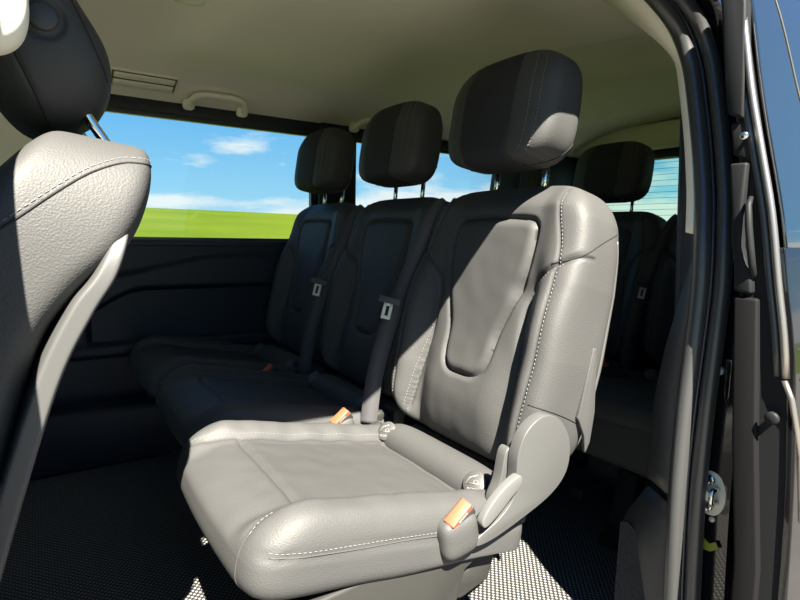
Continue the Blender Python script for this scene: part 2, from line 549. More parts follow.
# rear edge of the opening (x, z): the seals and covers follow it
edge = [(.0, 1.186), (.30, 1.188), (.48, 1.205), (.64, 1.238), (.76, 1.246), (.86, 1.228), (.925, 1.199), (.965, 1.161), (.980, 1.105), (.973, 1.044), (.957, .96), (.935, .873), (.915, .799), (.908, .70), (.899, .60), (.891, .498), (.890, .356), (.905, .163), (.92, .0), (.93, -.05)]
E3 = [tuple(p) for p in spline(edge, 6)]
body = [(x+.030, z+.008+.016*(1 if z < 1.1 else 0)) for x, z in E3]
poly = body + [(RX+.04, -.05), (RX+.04, 1.28), (.0, 1.28)]
slab('wall_near', poly, .478, .408, GLOSS)
# inside of the rear wall panel
inner = [(x+.035, z+.03) for x, z in E3 if z < 1.15 and x > .8]
slab('wall_near_lining', inner + [(RX, -.05), (RX, .75), (RX, 1.24), (1.10, 1.24)], .512, .496, WALLP)
for k, (yb, dx, r_, nm) in enumerate(((.478, 0, .0145, 'inner'), (.449, .010, .0125, 'outer'))):
    pts = [(x+dx, side_y(z, yb), z+dx*.6) for x, z in E3]
    o = MB().tube(pts, r_, 12).build('trim_door_seal_'+nm, RUBBER)
    struct(o)
fl = MB()
pts = [(x+.006, side_y(z, .466), z+.003) for x, z in E3]
struct(fl.tube(pts, .004, 8).build('trim_seal_lip', RUBBER))
# cream cloth edge of the opening, inside the seal
def ribbon(name, rail_a, rail_b, m, th=.004):
    v = []; f = []
    A = [Vector(a) for a in rail_a]; B = [Vector(b) for b in rail_b]; n = len(A)
    for i in range(n):
        d = (A[min(i+1, n-1)]-A[max(i-1, 0)]).normalized()
        nn = d.cross(B[i]-A[i]).normalized()*th
        v += [A[i], B[i], B[i]+nn, A[i]+nn]
    for i in range(n-1):
        for k in range(4): f.append((i*4+k, i*4+(k+1) % 4, i*4+4+(k+1) % 4, i*4+4+k))
    f += [(0, 1, 2, 3), (n*4-4, n*4-3, n*4-2, n*4-1)]
    return obj(name, v, f, m)
top = [p for p in E3 if p[1] > .797]
ra = [(x+.004, side_y(z, .485), z+.006) for x, z in top]
rbb = []
for x, z in top:
    wide = .028 + .09*float(sstep(np.array(z), 1.10, 1.235))
    rbb.append((x+.008-.1*max(0, z-1.15)*0, side_y(z, .485)+wide, z+.012+.28*(wide-.028)))
struct(ribbon('trim_headliner_edge', ra, rbb, CREAM))
# dark plastic cover below the cream strip, flaring inward to the step
lo = [p for p in E3 if p[1] <= .80]
def interp(z, tab):
    zs = [t[0] for t in tab]; return float(np.interp(z, zs[::-1], [t[1] for t in tab][::-1]))
tab = [(.80, .505), (.78, .520), (.69, .534), (.60, .548), (.50, .556), (.36, .556), (.34, .560), (.25, .612), (.22, .620), (-.05, .62)]
ra = [(x+.006+.016*(z < .352), .488, z) for x, z in lo]
rbb = [(x+.045+.02*(z < .352), interp(z, tab), z) for x, z in lo]
up_ = [i for i, p in enumerate(lo) if p[1] > .345]; dn = [i for i, p in enumerate(lo) if p[1] <= .352]
struct(ribbon('trim_pillar_cover', [ra[i] for i in up_], [rbb[i] for i in up_], TRIM, .01))
struct(ribbon('trim_step_cover', [ra[i] for i in dn], [rbb[i] for i in dn], TRIM, .01))
struct(MB().prism([(.615, -.02), (.615, .232), (.60, .240), (.520, .20), (.50, .19), (.50, -.02)], 'x', .952, .985).build('trim_step_lining', CARPET, smooth=False))
struct(MB().box(-.125, .95, .44, .50, -.06, .012).build('trim_door_sill', TRIM, smooth=False, bevel=.008))

# rounded cream object of unknown kind, modelled as a loose cap by the front headrest
pc = MB()
V_, F_ = rbox(14, 14, 14, 3, 2.6)
pc.add(V_*np.array((.046, .030, .056))+np.array((-.040, .690, 1.018)), F_)
o = pc.build('plastic_cap', CREAM)
tag(o, 'rounded cream plastic cap beside the front headrest, cut off by the top left corner', 'plastic cap')

# ------------------------------------------------------------ body details on the near jamb
def jamb(y=.44): return y
st = empty('door_striker', (.925, .434, .380))
pl = [(.025*math.cos(t), .040*math.sin(t)*(1 if abs(math.cos(t)) > .3 else .97)) for t in [2*PI*k/28 for k in range(28)]]
MB().prism(pl, 'x', -.006, 0).build('striker_plate', STEEL, st, smooth=False, bevel=.001)
for y in (.010, -.012):
    MB().tube([(-.004, y, .012), (-.022, y, .012), (-.026, y, .006), (-.026, y, -.006), (-.022, y, -.012), (-.004, y, -.012)], .0042, 8).build('striker_loop', CHROME, st)
MB().box(-.024, -.018, -.010, .008, -.008, .008).build('striker_bridge', STEEL, st, smooth=False, bevel=.002)
for z in (.0235, -.0235):
    MB().tube([(-.006, 0, z), (-.010, 0, z)], .0075, 20).build('bolt', CHROME, st)
    MB().tube([(-.0101, 0, z), (-.0106, 0, z)], .0042, 6).build('bolt_socket', RUBBER, st)
tag(st, 'round-ended zinc door striker plate bolted to the black door jamb', 'door striker')

bf = empty('jamb_buffer', (.925, .440, .588))
MB().tube([(0, 0, 0), (-.008, 0, 0), (-.010, 0, 0)], [.0085, .0085, .006], 20).build('buffer_pad', LENSW, bf)
MB().box(-.003, .002, -.020, .030, -.050, .022).build('buffer_bracket', GLOSS, bf, smooth=False, bevel=.004)
tag(bf, 'small white round buffer on a black bracket above the door striker', 'door buffer')
for (y, z, r_) in ((.445, .500, .0055), (.452, .445, .004), (.428, .335, .0045)):
    o = MB().tube([(.926, y, z), (.920, y, z)], r_, 12).build('jamb_screw', STEEL)
    tag(o, 'small screw head on the black door jamb %s' % ('just below the white buffer' if z > .49 else 'right above the striker plate' if z > .4 else 'right below the striker plate'), 'screw')
wx = MB(); wx.prism([(.448, .288), (.440, .300), (.428, .292), (.418, .300), (.412, .290), (.425, .280), (.437, .278)], 'x', .9195, .9215)
o = struct(wx.build('trim_wax_stain', YELLOW, smooth=False))
# ------------------------------------------------------------ the open sliding door
sdoor = empty('sliding_door', (.878, .366, -.1))
OF = (.77, .32, -.1)
def dprof(name, inner, outer, x0, x1, m, bevel=.003):
    return MB().prism(inner+outer[::-1], 'x', x0, x1).build(name, m, sdoor, smooth=False, bevel=bevel, offs=OF)
# outer skin: curved section, long in x
sk = [(.405, 1.24), (.376, 1.14), (.352, 1.02), (.330, .93), (.308, .84), (.290, .74), (.272, .64), (.258, .5), (.250, .35), (.245, .15), (.25, -.1)]
sk = [tuple(p) for p in spline(sk, 4)]
lower = [p for p in sk if p[1] <= .80]; upper = [p for p in sk if p[1] >= .79]
def th(L, d): return [(y+d, z) for y, z in L]
MB().prism(lower+th(lower, .012)[::-1], 'x', .765, 1.95).build('door_skin', GLOSS, sdoor, smooth=False, bevel=.001, offs=OF)
MB().prism(upper+th(upper, .006)[::-1], 'x', .775, 1.95).build('door_glass', DGLASS, sdoor, smooth=False, bevel=.001, offs=OF)
ws = [(y+.0, z) for y, z in sk if z > .60]
MB().tube([(.764, y+.012, z) for y, z in ws], .0052, 10).build('weatherstrip', ALU, sdoor, offs=OF)
MB().tube([(.768, y+.024, z) for y, z in ws], .0055, 8).build('rubber_lip', RUBBER, sdoor, offs=OF)
curl = [(.764, .282, .605), (.764, .270, .58), (.768, .262, .54), (.775, .256, .50), (.79, .252, .40)]
MB().tube(curl, .0042, 8).build('weatherstrip', ALU, sdoor, offs=OF)
MB().tube([(.845+.30*(1.18-z_), float(np.interp(z_, [q[1] for q in sk][::-1], [q[0] for q in sk][::-1]))-.0012, z_) for z_ in np.linspace(1.18, .84, 30)], .0012, 6).build('glass_pale_line', ALU, sdoor, offs=OF)  # thin pale line running down the door glass
# inner structure of the door (end face)
fr_i = [(.352, 1.14), (.345, .98), (.330, .90), (.315, .74), (.300, .55), (.290, .2), (.29, -.1)]
fr_o = [(.375+.014, 1.14), (.351+.014, 1.02), (.312+.012, .86), (.290+.012, .74), (.262+.012, .5), (.255+.012, .2), (.262, -.1)]
MB().prism([(.420, 1.24), (.400, 1.14), (.378, .98), (.362, .86), (.345, .74), (.335, .6), (.315, .3), (.31, -.1), (.262, -.1), (.258, .35), (.266, .5), (.284, .64), (.302, .74), (.342, .93), (.388, 1.14), (.414, 1.24)], 'x', .768, 1.94).build('door_frame', DTRIM, sdoor, smooth=False, offs=OF)
# upper trim, grip trim, lower board seen at the leading edge
MB().prism([(.436, 1.24), (.414, 1.14), (.400, 1.035), (.391, .985), (.368, .975), (.372, 1.04), (.380, 1.14), (.410, 1.24)], 'x', .758, 1.2).build('upper_trim', DTRIM, sdoor, smooth=False, bevel=.004, offs=OF)
MB().prism([(.388, .972), (.380, .925), (.356, .915), (.364, .972)], 'x', .764, 1.2).build('latch_panel', DTRIM, sdoor, smooth=False, bevel=.003, offs=OF)
hp = MB()
hp.prism([(.380, .912), (.370, .84), (.368, .80), (.360, .76), (.357, .725), (.332, .722), (.336, .755), (.343, .765), (.352, .79), (.356, .85), (.355, .912)], 'x', .755, 1.2)
hp.build('grip_trim', DTRIM, sdoor, smooth=False, bevel=.004, offs=OF)
hd = [(.760, .347, .862), (.752, .346, .85), (.748, .341, .82), (.748, .336, .79), (.750, .333, .768), (.758, .333, .752), (.764, .336, .742)]
MB().tube(hd, [.003, .0045, .005, .005, .005, .0045, .003], 10).build('door_handle', DTRIM, sdoor, offs=OF)
MB().prism([(.357, .716), (.340, .50), (.320, .314), (.31, -.08), (.278, -.08), (.286, .314), (.306, .50), (.324, .716)], 'x', .757, 1.3).build('lower_board', BOARD, sdoor, smooth=False, bevel=.004, offs=OF)
def knob(name, x, y, z, r, d, m, head=True):
    mb = MB(); mb.tube([(x, y, z), (x-d, y, z)], r*.55, 14)
    mb.tube([(x-d, y, z), (x-d-.004, y, z), (x-d-.006, y, z)], [r, r, r*.7], 16)
    return mb.build(name, m, sdoor, offs=OF)
knob('guide_pin', .764, .360, .949, .0060, .012, CHROME)
knob('roller', .775, .288, .549, .0095, .018, DTRIM)
for (y, z) in ((.281, .647), (.276, .607), (.270, .462)):
    mb = MB(); mb.tube([(.786, y, z), (.776, y, z)], .0085, 20); mb.tube([(.777, y, z), (.773, y, z)], .0045, 6)
    mb.build('bolt', DTRIM, sdoor, offs=OF)
tag(sdoor, 'open black sliding door seen edge-on with silver weatherstrip and grip', 'sliding door')

# ------------------------------------------------------------ ceiling fittings
def cove(y): return float(np.interp(y, [p[0] for p in sec], [p[1] for p in sec]))
vt = empty('air_vent', (.35, 2.03, 1.275))
VO = (.35, 2.03, 1.275)
def tilted(x0, x1, s0, s1, t0, t1):
    """box on the cove: s runs outward/down the slope, t is proud of it"""
    ax = Vector((0, math.cos(math.radians(-19)), math.sin(math.radians(-19)))); nn = Vector((0, -math.sin(math.radians(19)), -math.cos(math.radians(19))))
    o = Vector((0, 2.04, cove(2.04)))
    v = [Vector((x, 0, 0))+o+ax*s+nn*t for x in (x0, x1) for s in (s0, s1) for t in (t0, t1)]
    return v, [(0, 1, 3, 2), (4, 6, 7, 5), (0, 4, 5, 1), (2, 3, 7, 6), (0, 2, 6, 4), (1, 5, 7, 3)]
MB().add(*tilted(.185, .425, -.045, .050, -.004, .006)).build('vent_plate', CREAM, vt, smooth=False, bevel=.003, offs=VO)
VENT_SHADE = mat('brown_recess_shade', (.16, .14, .09), .8)  # recess shade around the louvres, put into a brown colour
for s in (-.022, .018):
    MB().add(*tilted(.226, .421, s-.019, s+.019, .003, .0075)).build('vent_recess_shade', VENT_SHADE, vt, smooth=False, offs=VO)
    MB().add(*tilted(.232, .415, s-.014, s+.014, .004, .012)).build('vent_louvre', CREAM, vt, smooth=False, bevel=.004, offs=VO)
MB().add(*tilted(.200, .216, -.020, .020, .004, .011)).build('vent_slider', CREAM, vt, smooth=False, bevel=.003, offs=VO)
tag(vt, 'cream rectangular air vent panel on the ceiling edge above the left of the window', 'air vent')
def grab(x0, x1, lab):
    G = (.5*(x0+x1), 2.05, 1.26)
    e = empty('grab_handle', G)
    y = 2.066; z = cove(2.066)
    pts = spline([(x0, 2.092, 1.226), (x0-.002, 2.075, 1.232), (x0+.012, 2.040, 1.250), (x0+.045, 2.026, 1.258), ((x0+x1)/2, 2.024, 1.258), (x1-.045, 2.026, 1.258), (x1-.012, 2.040, 1.250), (x1+.002, 2.075, 1.232), (x1, 2.092, 1.226)], 7)
    rr = [.013 if (i < 9 or i > len(pts)-10) else .0105 for i in range(len(pts))]
    MB().tube(pts, rr, 12).build('grip', CREAM, e, offs=G)
    for x in (x0, x1):
        V_, F_ = rbox(10, 10, 8, 4, 3)
        MB().add(V_*np.array((.020, .018, .020))+np.array((x, 2.094, 1.232)), F_).build('mount', CREAM, e, offs=G)
    tag(e, lab, 'grab handle')
grab(.475, .665, 'cream ceiling grab handle above the large side window')
grab(1.14, 1.33, 'cream ceiling grab handle partly hidden behind the middle headrest')
dl = empty('dome_light', (.345, 1.50, 1.368))
V_, F_ = rbox(20, 14, 8, 3, 2.4)
MB().add(V_*np.array((.062, .045, .010)), F_).build('light_bezel', CREAM, dl)
V_, F_ = rbox(16, 12, 8, 3, 2.2)
LENS = mat('milky_lamp_lens', (.72, .72, .62), .25)
MB().add(V_*np.array((.042, .028, .010))+np.array((0, 0, -.005)), F_).build('light_lens', LENS, dl)
tag(dl, 'small oval cream dome light on the ceiling at the top edge of the photo', 'dome light')

# ============================================================ passenger seats
# Seat frame: x towards the rear, y across (0 = seat centre), z up; origin on the floor, x=.45 of the row.
XO = .45
HW = .232
def text_mesh(s, size, m, name, parent, Mx):
    cu = bpy.data.curves.new(name, 'FONT'); cu.body = s; cu.size = size; cu.extrude = .0003
    cu.align_x = 'CENTER'; cu.align_y = 'CENTER'
    t = bpy.data.objects.new(name, cu); COL.objects.link(t)
    bpy.context.view_layer.update()
    me = bpy.data.meshes.new_from_object(t.evaluated_get(bpy.context.evaluated_depsgraph_get()))
    bpy.data.objects.remove(t)
    me.materials.clear(); me.materials.append(m)
    me.transform(Mx)
    return link(bpy.data.objects.new(name, me), parent)

def make_seat():
    R = empty('car_seat', (XO, 0, 0))
    O = (XO, 0, 0)
    # ---------------- cushion: frame u along the slope, n normal
    tl = math.radians(12)
    ux = np.array((math.cos(tl), 0, -math.sin(tl))); nn = np.array((math.sin(tl), 0, math.cos(tl)))
    C0 = np.array((.502, 0, .312))
    L = .256; T = .052
    V, Fc = rbox(100, 92, 26, 12, 3.9)
    a, b, c = V[:, 0].copy(), V[:, 1].copy(), V[:, 2].copy()
    u = a*L; y = b*HW; n = c*T
    topm = sstep(c, .2, .8); frontm = sstep(-a, .6, .95)
    ry = np.abs(y)/HW
    # side bolsters up, insert a touch lower, rounded nose
    n = n + topm*(.034*sstep(ry, .56, .82)*(1-.35*sstep(-a, .7, 1)) + .004*(1-(ry)**2))
    n = n - .016*sstep(-a, .55, 1)*sstep(c, -.3, .7)*sstep(-a, .55, 1)
    u = u - .012*frontm*(1-b**2)                             # nose bows forward
    n = n - (1-sstep(c, -.9, -.1))*.030*sstep(a, -.2, .9)*-1  # underside rises to the rear
    n = n - .010*sstep(-c, 0, .9)*sstep(-a, .2, .9)
    Q = np.stack([u, y], 1)
    for sgn in (-1, 1): Q = snap(Q, [(-.165, sgn*.150), (.3, sgn*.150)], .003, c > .3)
    Q = snap(Q, [(-.165, -.150), (-.165, .150)], .003, c > .3)
    u, y = Q[:, 0].copy(), Q[:, 1].copy()
    ins = [(-.165, -.145), (.17, -.145), (.17, .145), (-.165, .145)]
    seamN = [[( -.250, s*.172), (-.215, s*.160), (-.15, s*.150), (.0, s*.150), (.24, s*.152)] for s in (-1, 1)]
    cross = [(-.165, -.150), (-.165, .150)]
    cross2 = [(.155, -.150), (.155, .150)]
    gd = np.zeros(len(V))
    for s in seamN: gd = np.maximum(gd, np.exp(-(polydist(Q, s)/.0055)**2))
    gd = np.maximum(gd, .85*np.exp(-(polydist(Q, cross)/.006)**2))
    gd = np.maximum(gd, .5*np.exp(-(polydist(Q, cross2)/.007)**2))
    n = n - topm*.007*gd
    # puckers along the seams
    wr = np.array([noise.noise(Vector((uu*26, yy*26, 1.3))) for uu, yy in Q])
    n = n + topm*.0016*wr*(1+1.5*np.exp(-((ry-.66)/.15)**2))
    # side seam on the flanks
    nrel = n
    sideline = .028 + .010*a
    sg = np.exp(-((nrel-sideline)/.004)**2)*sstep(np.abs(b), .8, .97)
    y = y - np.sign(y)*.004*sg
    Wd = C0 + u[:, None]*ux + y[:, None]*np.array((0, 1, 0)) + n[:, None]*nn
    fc = np.array([[Q[i] for i in f] for f in Fc]).mean(1); fcz = np.array([[c[i] for i in f] for f in Fc]).mean(1)
    mi = inside(fc, [(-.165, -.150), (.24, -.150), (.24, .150), (-.165, .150)]) & (fcz > .3)
    cu = obj('seat_cushion', *submesh(Wd, Fc, ~mi), LEATHER, R, offs=O)
    obj('cushion_insert', *submesh(Wd, Fc, mi), SMOOTH, cu, offs=O)
    def onC(pts, off=0): return [tuple(C0+ux*p[0]+np.array((0, p[1]+off, 0))+nn*.1) for p in pts]
    for s, sg_ in zip(seamN, (-1, 1)):
        fine = spline(s, 20)
        stc = dashes(project(Wd, Fc, onC(fine, sg_*.0075), tuple(-nn)), MB(), w=.0004)
        stc.build('stitching', THREAD, cu, offs=O)
    for sy in (-1, 1):                                       # flank piping + corner seam
        pts = [tuple(C0+ux*uu+np.array((0, sy*.4, 0))+nn*(.028+.010*uu/L)) for uu in np.linspace(-.235, .235, 70)]
        pr = project(Wd, Fc, pts, (0, -sy, 0), .0003)
        MB().tube(pr, .0010, 6).build('piping', LEATHER, cu, offs=O)
        pts = [tuple(C0+ux*uu+np.array((0, sy*.4, 0))+nn*(.034+.010*uu/L)) for uu in np.linspace(-.235, .235, 120)]
        dashes(project(Wd, Fc, pts, (0, -sy, 0)), MB(), w=.0004).build('stitching', THREAD, cu, offs=O)
        pts = [tuple(C0+ux*-.4+np.array((0, sy*(.178+.02*(.03-q)), 0))+nn*q) for q in np.linspace(-.065, .038, 30)]
        MB().tube(project(Wd, Fc, pts, tuple(ux), .0001), .0009, 6).build('piping', LEATHER, cu, offs=O)
    # ---------------- lumbar roll with round child-seat anchor caps
    V, Fc = rbox(40, 40, 16, 2.2, 5)          # (a,b)=section, c along y
    rc = np.array((.716, 0, .326))
    sec_r = .044
    P = np.stack([V[:, 0]*sec_r, V[:, 2]*.178, V[:, 1]*sec_r*.95], 1)+rc
    rl = obj('lumbar_roll', P, Fc, LEATHER, R, offs=O)
    for sy in (-1, 1):
        cap = MB()
        cdir = Vector((-.74, -.25, .66)).normalized()
        cp = Vector((.690, sy*.150, .350))
        cap.tube([cp-cdir*.022, cp+cdir*.006, cp+cdir*.008], [.023, .023, .021], 28)
        e = cap.build('child_seat_anchor_cap', BADGE, R, offs=O)
        cq = cp+cdir*.0085
        # axes on the cap
        ex = Vector((.30, -1, .2)); ex = (ex-cdir*ex.dot(cdir)).normalized(); ey = cdir.cross(ex)
        Mx = Matrix((ex, ey, cdir)).transposed().to_4x4(); Mx.translation = cq-Vector(O)-ey*.013
        text_mesh('ISOFIX', .0075, WHITEP, 'anchor_lettering', e, Mx)
        ic = MB()
        ring = [cq+ex*(.004*math.cos(t)+.003)+ey*(.0035*math.sin(t)+.001) for t in [2*PI*k/14 for k in range(14)]]
        ic.tube(ring, .0007, 5, closed=True)
        ic.tube([cq+ex*-.016+ey*-.004, cq+ex*-.010+ey*.008, cq+ex*.004+ey*.014], .0011, 5)
        ic.tube([cq+ex*-.012+ey*-.003, cq+ex*.012+ey*-.002], .0009, 5)
        ic.build('anchor_symbol', WHITEP, e, offs=O)
    # ---------------- backrest: s up along the recline, t forward
    rc_ = math.radians(12.5)
    sx = np.array((math.sin(rc_), 0, math.cos(rc_))); tx = np.array((-math.cos(rc_), 0, math.sin(rc_)))
    B0 = np.array((.868, 0, .640))                            # centre of the back
    SH = .262; T = .060
    V, Fc = rbox(112, 136, 30, 6, 4.6)                       # a=y, b=s, c=t
    a, b, c = V[:, 0].copy(), V[:, 1].copy(), V[:, 2].copy()
    s = b*(SH+.018)-.018
    w = np.interp(b, [-1, -.8, -.2, .3, .75, 1], [.220, .236, .243, .241, .230, .214])
    y = a*w; t = c*T
    fr_ = sstep(c, .1, .8)
    ra_ = np.abs(a)
    env = sstep(-b, -.62, .05)*(1-.35*sstep(-b, .75, 1))
    t = t + fr_*(.040*sstep(ra_, .56, .80)*env + .012*sstep(ra_, .50, .75)*(1-env))
    t = t - fr_*.006*np.exp(-((ra_-.60)/.10)**2)*env          # valley inside each bolster
    t = t + fr_*.016*np.exp(-((b+.62)/.30)**2)*(1-sstep(ra_, .3, .6))   # lumbar swell
    t = t - fr_*.020*sstep(b, .80, 1.0)
    t = np.where(c < 0, t*1.40, t)
    Q = np.stack([y, s], 1)
    # shield shaped insert
    half = [(.0, -.148), (.036, -.146), (.060, -.128), (.070, -.095), (.076, -.045), (.102, .025), (.118, .095), (.120, .155), (.112, .176), (.090, .184), (.0, .187)]
    shield = [tuple(p) for p in spline([(x_, y_) for x_, y_ in half]+[(-x_, y_) for x_, y_ in half[::-1][1:-1]], 4, closed=True)]
    Q = snap(Q, shield, .0030, c > .3, True)
    gd = np.exp(-(polydist(Q, shield, True)/.0055)**2)
    bol = []
    for sg_ in (-1, 1):
        l_ = [(sg_*.260, .135), (sg_*.215, .108), (sg_*.172, .078), (sg_*.145, .048), (sg_*.132, .005), (sg_*.134, -.06), (sg_*.146, -.14), (sg_*.158, -.26)]
        bol.append([tuple(p) for p in spline(l_, 6)])
    for l_ in bol: Q = snap(Q, l_, .0030, c > .3)
    y, s = Q[:, 0].copy(), Q[:, 1].copy()
    g2 = np.zeros(len(V))
    for l_ in bol: g2 = np.maximum(g2, np.exp(-(polydist(Q, l_)/.0055)**2))
    edge_ = []
    for sg_ in (-1, 1):
        l_ = [(sg_*.150, .262), (sg_*.168, .20), (sg_*.192, .12), (sg_*.202, .02), (sg_*.204, -.08), (sg_*.196, -.20), (sg_*.19, -.262)]
        edge_.append([tuple(p) for p in spline(l_, 8)])
    g3 = np.zeros(len(V))
    for l_ in edge_: g3 = np.maximum(g3, np.exp(-(polydist(Q, l_)/.004)**2))
    t = t - fr_*(.008*gd + .0075*g2 + .003*g3)
    insid = inside(Q, shield)
    t = t + fr_*np.where(insid, .004*sstep(polydist(Q, shield, True), .003, .02), 0)
    wr = np.array([noise.noise(Vector((p_[0]*22, p_[1]*22, 4.3))) for p_ in Q])
    pk = np.exp(-(polydist(Q, [(-.108, .045), (-.108, .046)])/.022)**2)    # pucker by the insert seam
    t = t + fr_*(.0014*wr - .006*pk)
    # flank horizontal seam
    Bd = B0 + s[:, None]*sx + y[:, None]*np.array((0, 1, 0)) + t[:, None]*tx
    fc = np.array([[Q[i] for i in f] for f in Fc]).mean(1); fcc = np.array([[c[i] for i in f] for f in Fc]).mean(1)
    mi = inside(fc, shield) & (fcc > .2)
    polyb = []
    mb_ = np.zeros(len(Fc), bool); 
    for l_, e_ in zip(bol, edge_):
        sg_ = 1 if l_[0][0] > 0 else -1
        lim = np.interp(fc[:, 1], [p[1] for p in l_[::-1]], [abs(p[0]) for p in l_[::-1]])
        mb_ |= (fc[:, 0]*sg_ > lim) & (fc[:, 1] < .108) & (fcc > -.2)
    br = obj('backrest', *submesh(Bd, Fc, ~(mi | mb_)), LEATHER, R, offs=O)
    obj('backrest_insert', *submesh(Bd, Fc, mi), SMOOTH, br, offs=O)
    for sg_ in (-1, 1):
        obj('side_bolster', *submesh(Bd, Fc, mb_ & (fc[:, 0]*sg_ > 0)), LEATHER, br, offs=O)
    def onB(pts, off=0): return [tuple(B0+sx*p[1]+np.array((0, p[0]+off, 0))+tx*.1) for p in pts]
    for l_, e_ in zip(bol, edge_):
        sg_ = 1 if l_[0][0] > 0 else -1
        for pth in (onB(l_[8:], sg_*.007), onB(e_[4:-4], sg_*.005)):
            dashes(project(Bd, Fc, pth, tuple(-tx)), MB(), w=.0004).build('stitching', THREAD, br, offs=O)
    for sy in (-1, 1):
        for (xa, za, xb, zb) in ((.705, .520, .870, .452), (.815, .748, .950, .805)):
            pts = [(xa+(xb-xa)*k/40, sy*.5, za+(zb-za)*k/40+.006*math.sin(PI*k/40)) for k in range(41)]
            pr = [q for q in project(Bd, Fc, pts, (0, -sy, 0), .0002) if q.y*sy > .17]
            MB().tube(pr, .0011, 6).build('seam', PIPING, br, offs=O)
    for sy in (-1, 1):
        pts = [tuple(B0+sx*q+np.array((0, sy*.5, 0))-tx*(.060-.02*sstep(np.array(q), .10, .19))) for q in np.linspace(-.235, .165, 60)]
        MB().tube([q for q in project(Bd, Fc, pts, (0, -sy, 0), .0002) if q.y*sy > .15], .0013, 6).build('piping', LEVER, br, offs=O)
    # hard rear shell edge with its piping along both flanks
    V2, F2 = rbox(20, 26, 6, 6, 4)
    w2 = np.interp(V2[:, 1], [-1, -.8, -.2, .3, .75, 1], [.200, .214, .222, .218, .206, .188])
    P2 = B0-tx*.080 + (V2[:, 1]*.272-.016)[:, None]*sx + (V2[:, 0]*w2)[:, None]*np.array((0, 1, 0)) + (V2[:, 2]*.009)[:, None]*tx
    obj('rear_shell', P2, F2, SHELL, R, offs=O)
    # ---------------- headrest
    NA, NB, NC = 48, 56, 50
    V, Fc = rbox(NA, NB, NC, 5.2, 4.4)       # a = depth x, b = height, c = width y
    raw, _ = gridbox(NA, NB, NC)
    a, b, c = V[:, 0].copy(), V[:, 1].copy(), V[:, 2].copy()
    hx = a*.057; hz = b*.110; hy = c*.152
    hy = hy*(1-.05*sstep(-b, .2, 1.2)-.06*sstep(b, .3, 1.1))
    hx = hx - .016*(1-(c)**2)*(a < 0)*(-a)                     # front face bows forward
    hx = hx*(1-.12*sstep(b, .3, 1))+.008*sstep(b, .2, 1)
    hx = np.where(a > 0, hx*(1-.30*sstep(b, .0, 1)), hx)
    rh = math.radians(9)
    HX = .881; HZ = 1.043
    cols = (.48, .72, .92)
    hyg = np.zeros(len(V))
    for k in cols: hyg = np.maximum(hyg, np.exp(-((np.abs(raw[:, 2])-k)/.022)**2)*(1 if k < .6 else .6))
    sc = 1-.022*hyg
    hx *= sc; hz *= sc
    X = HX + hx*math.cos(rh) + hz*math.sin(rh); Z = HZ - hx*math.sin(rh) + hz*math.cos(rh)
    Hd = np.stack([X, hy, Z], 1)
    fy = np.array([[raw[i][2] for i in f] for f in Fc]).mean(1)
    hr = obj('headrest', *submesh(Hd, Fc, np.abs(fy) < .48), DARKLEATHER, R, offs=O)
    for sy in (-1, 1):
        obj('headrest_side', *submesh(Hd, Fc, (fy*sy > .48)), LEATHER, hr, offs=O)
        for k in (.76, .96):
            kk = round((k*sy+1)/2*NC)*2/NC-1
            sel = [i for i in range(len(raw)) if abs(raw[i][2]-kk) < 1e-6 and raw[i][0] < -.999]
            sel.sort(key=lambda i: raw[i][1])
            pts = [Vector(Hd[i])+Vector((-.0006, sy*.0002, 0)) for i in sel]
            dashes(pts, MB(), L=.004, gap=.0028, w=.0006).build('stitching', THREAD, hr, offs=O)
    for sy in (-1, 1):
        pts = [tuple(q)[:1]+(sy*.5,)+tuple(q)[1:] for q in spline([(.845, .938), (.862, .937), (.885, .948), (.905, .968), (.925, .985)], 8)]
        MB().tube(project(Hd, Fc, pts, (0, -sy, 0), .0002), .0012, 6).build('seam', PIPING, hr, offs=O)
    for sy in (-1, 1):
        MB().tube([(.912, sy*.070, .86), (.922, sy*.070, .97)], .0062, 14).build('headrest_post', CHROME, hr, offs=O)
        MB().tube([(.913, sy*.070, .872), (.9145, sy*.070, .892)], [.012, .010], 16).build('post_sleeve', TRIM, hr, offs=O)
    # ---------------- lower frame, plinth and covers
    fr_b = MB()
    fr_b.prism([(.31, .262), (.33, .235), (.62, .185), (.68, .20), (.71, .30), (.68, .29), (.63, .235), (.5, .235), (.33, .275)], 'y', -.205, .205)
    fr_b.build('seat_pan', PANM, R, smooth=False, bevel=.006, offs=O)
    ped = MB()
    ped.prism([(.40, .10), (.43, .24), (.63, .20), (.61, .06), (.58, .035), (.46, .035)], 'y', -.165, .165)
    ped.build('pedestal', TRIM, R, smooth=False, bevel=.01, offs=O)
    for sy in (-1, 1):
        rr_ = MB(); rr_.box(.36, .92, sy*.165-.022, sy*.165+.022, .0, .036)
        rr_.build('floor_rail', TRIM, R, smooth=False, bevel=.006, offs=O)
        # lower side cover: low panel under the cushion flank
        sc_ = MB(); sc_.prism([(.30, .290), (.30, .20), (.45, .10), (.59, .12), (.598, .215), (.612, .25), (.665, .275), (.717, .345), (.70, .355), (.56, .30), (.42, .30)], 'y', sy*.198, sy*.222)
        sc_.build('side_cover', PANM, R, smooth=False, bevel=.006, offs=O)
    pk_ = MB()
    V3, F3 = rbox(20, 16, 12, 4, 3)
    Mp = Matrix.Rotation(math.radians(-8), 3, 'Y')
    P3 = [Vector((v[0]*.036, v[2]*.022, v[1]*.034)) for v in V3]
    P3 = [Vector((.580, -.232, .328))+Mp@p for p in P3]
    pk_.add(P3, F3); pk = pk_.build('buckle_pouch', LEATHER, R, offs=O)
    bk = MB()
    Mb = Matrix.Rotation(math.radians(-38), 3, 'Y')@Matrix.Rotation(math.radians(22), 3, 'X')
